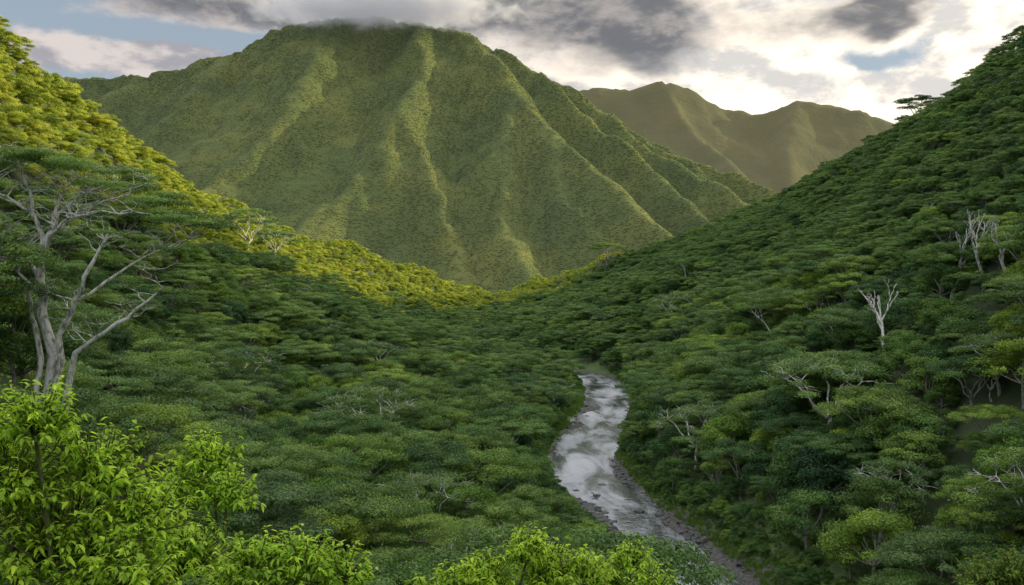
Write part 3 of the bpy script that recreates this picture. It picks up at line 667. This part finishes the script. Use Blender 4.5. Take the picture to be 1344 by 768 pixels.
# ---------------------------------------------------------------- world, sun, camera
AZ=math.radians(77); EL=math.radians(15)
w=bpy.data.worlds.new('World'); bpy.context.scene.world=w; w.use_nodes=True; nt=w.node_tree
for x_ in list(nt.nodes): nt.nodes.remove(x_)
out=nd(nt,'ShaderNodeOutputWorld'); bg=nd(nt,'ShaderNodeBackground'); bg.inputs['Strength'].default_value=.15; nt.links.new(bg.outputs[0],out.inputs[0])
sky=nd(nt,'ShaderNodeTexSky',sky_type='NISHITA'); sky.sun_disc=False; sky.sun_elevation=EL; sky.sun_rotation=AZ; sky.air_density=1.0; sky.dust_density=1.5
tc=nd(nt,'ShaderNodeTexCoord'); sp=nd(nt,'ShaderNodeSeparateXYZ'); nt.links.new(tc.outputs['Generated'],sp.inputs[0])
az=M(nt,'ARCTAN2',sp.outputs[0],sp.outputs[1]); el=M(nt,'ARCSINE',sp.outputs[2])
cb=nd(nt,'ShaderNodeCombineXYZ'); nt.links.new(az,cb.inputs[0]); nt.links.new(M(nt,'MULTIPLY',el,2.0),cb.inputs[1])
f1=noise(nt,cb.outputs[0],6.5,13,.60,.12); f2=noise(nt,cb.outputs[0],3.0,5,.55)
cb2=nd(nt,'ShaderNodeCombineXYZ'); nt.links.new(M(nt,'ADD',az,.020),cb2.inputs[0]); nt.links.new(M(nt,'MULTIPLY_ADD',el,2.0,.022),cb2.inputs[1])
f3=noise(nt,cb2.outputs[0],6.5,13,.60,.12)
edge=M(nt,'SUBTRACT',f1,f3)      # relief towards the light
nz=nd(nt,'ShaderNodeTexNoise'); nt.links.new(cb.outputs[0],nz.inputs['Vector']); nz.inputs['Scale'].default_value=8; nz.inputs['Detail'].default_value=10
sc_=nd(nt,'ShaderNodeSeparateColor'); nt.links.new(nz.outputs['Color'],sc_.inputs[0])
azw=M(nt,'ADD',az,M(nt,'MULTIPLY',M(nt,'SUBTRACT',sc_.outputs[0],.5),.16)); elw=M(nt,'ADD',el,M(nt,'MULTIPLY',M(nt,'SUBTRACT',sc_.outputs[1],.5),.06))
def gs(px,py,sx,sy,amp):
    a0=math.atan((px-672)/F); e0=math.atan((384-py)/F*math.cos(a0)); 
    u=M(nt,'MULTIPLY',M(nt,'SUBTRACT',azw,a0),F/sx); v=M(nt,'MULTIPLY',M(nt,'SUBTRACT',elw,e0),F/sy)
    q=M(nt,'ADD',M(nt,'MULTIPLY',u,u),M(nt,'MULTIPLY',v,v)); return M(nt,'MULTIPLY',M(nt,'EXPONENT',M(nt,'MULTIPLY',q,-1.0)),amp)
def tot(l):
    t=gs(*l[0])
    for q in l[1:]: t=M(nt,'ADD',t,gs(*q))
    return t
Dk=tot([(330,-12,240,40,1.2),(560,0,150,45,1.1),(800,28,125,66,1.25),(720,-20,140,50,1.0),(1150,10,120,30,1.4),(860,86,70,20,.4)])
Wh=tot([(130,70,150,34,1.2),(230,88,90,20,.8),(965,55,66,60,1.5),(1090,126,170,40,1.4),(900,112,100,26,1.0),(1310,60,100,70,1.3),(700,90,120,36,.8)])
Bl=tot([(1130,74,80,13,.5),(260,52,110,14,.7),(100,30,120,14,.4)])
over=smooth01(nt,el,.32,.5)
cov=M(nt,'MULTIPLY',over,M(nt,'MULTIPLY',f2,1.5))
wh=smooth01(nt,M(nt,'ADD',M(nt,'ADD',M(nt,'SUBTRACT',Wh,Bl),M(nt,'ADD',M(nt,'MULTIPLY',Dk,1.1),cov)),M(nt,'MULTIPLY',M(nt,'SUBTRACT',f1,.5),2.4)),.20,.80)
dk=smooth01(nt,M(nt,'ADD',M(nt,'SUBTRACT',Dk,M(nt,'MULTIPLY',over,.5)),M(nt,'MULTIPLY',M(nt,'SUBTRACT',f1,.5),1.8)),.32,.95)
lit=mixc(nt,smooth01(nt,az,-.2,.22),(4.6,4.3,4.2),(8.6,7.9,6.8))
lit=mixc(nt,1.0,lit,mixc(nt,smooth01(nt,edge,-.08,.06),(.58,.61,.68),(1.08,1.05,1.02)),'MULTIPLY')
lit=mixc(nt,over,lit,(9.2,9.4,9.7))  # unseen upper sky brightened to raise the ambient light
grey=mixc(nt,smooth01(nt,M(nt,'ADD',M(nt,'MULTIPLY',edge,1.8),f1),.36,.74),(1.0,1.06,1.2),(2.7,2.5,2.45))
skyc=mixc(nt,.6,sky.outputs[0],(2.7,3.1,3.6))
c=mixc(nt,wh,skyc,lit); c=mixc(nt,M(nt,'MULTIPLY',dk,.94),c,grey)
# extra glow added to the sky near the sun, soft side light
u=M(nt,'DIVIDE',M(nt,'SUBTRACT',az,math.radians(80)),math.radians(26)); v=M(nt,'DIVIDE',M(nt,'SUBTRACT',el,math.radians(24)),math.radians(17))
glow=M(nt,'EXPONENT',M(nt,'MULTIPLY',M(nt,'ADD',M(nt,'MULTIPLY',u,u),M(nt,'MULTIPLY',v,v)),-1.0))
c=mixc(nt,1.0,c,mixc(nt,glow,(0,0,0),(20,16,10)),'ADD')
nt.links.new(c,bg.inputs['Color'])
sd=Vector((math.sin(AZ)*math.cos(EL),math.cos(AZ)*math.cos(EL),math.sin(EL)))
ld=bpy.data.lights.new('sun','SUN'); ld.energy=5.0; ld.angle=math.radians(.5); ld.color=(1,.82,.46)
lo=link(bpy.data.objects.new('sun',ld)); lo.rotation_euler=sd.to_track_quat('Z','Y').to_euler(); lo.location=(200,0,300)
cd=bpy.data.cameras.new('camera'); cd.lens=35.0; cd.sensor_width=36; cd.clip_end=30000; cd.clip_start=.1
co=link(bpy.data.objects.new('camera',cd)); co.location=(0,0,CZ); co.rotation_euler=(math.radians(90),0,0)
bpy.context.scene.camera=co
vs=bpy.context.scene.view_settings; vs.view_transform='Standard'; vs.look='None'; vs.exposure=0
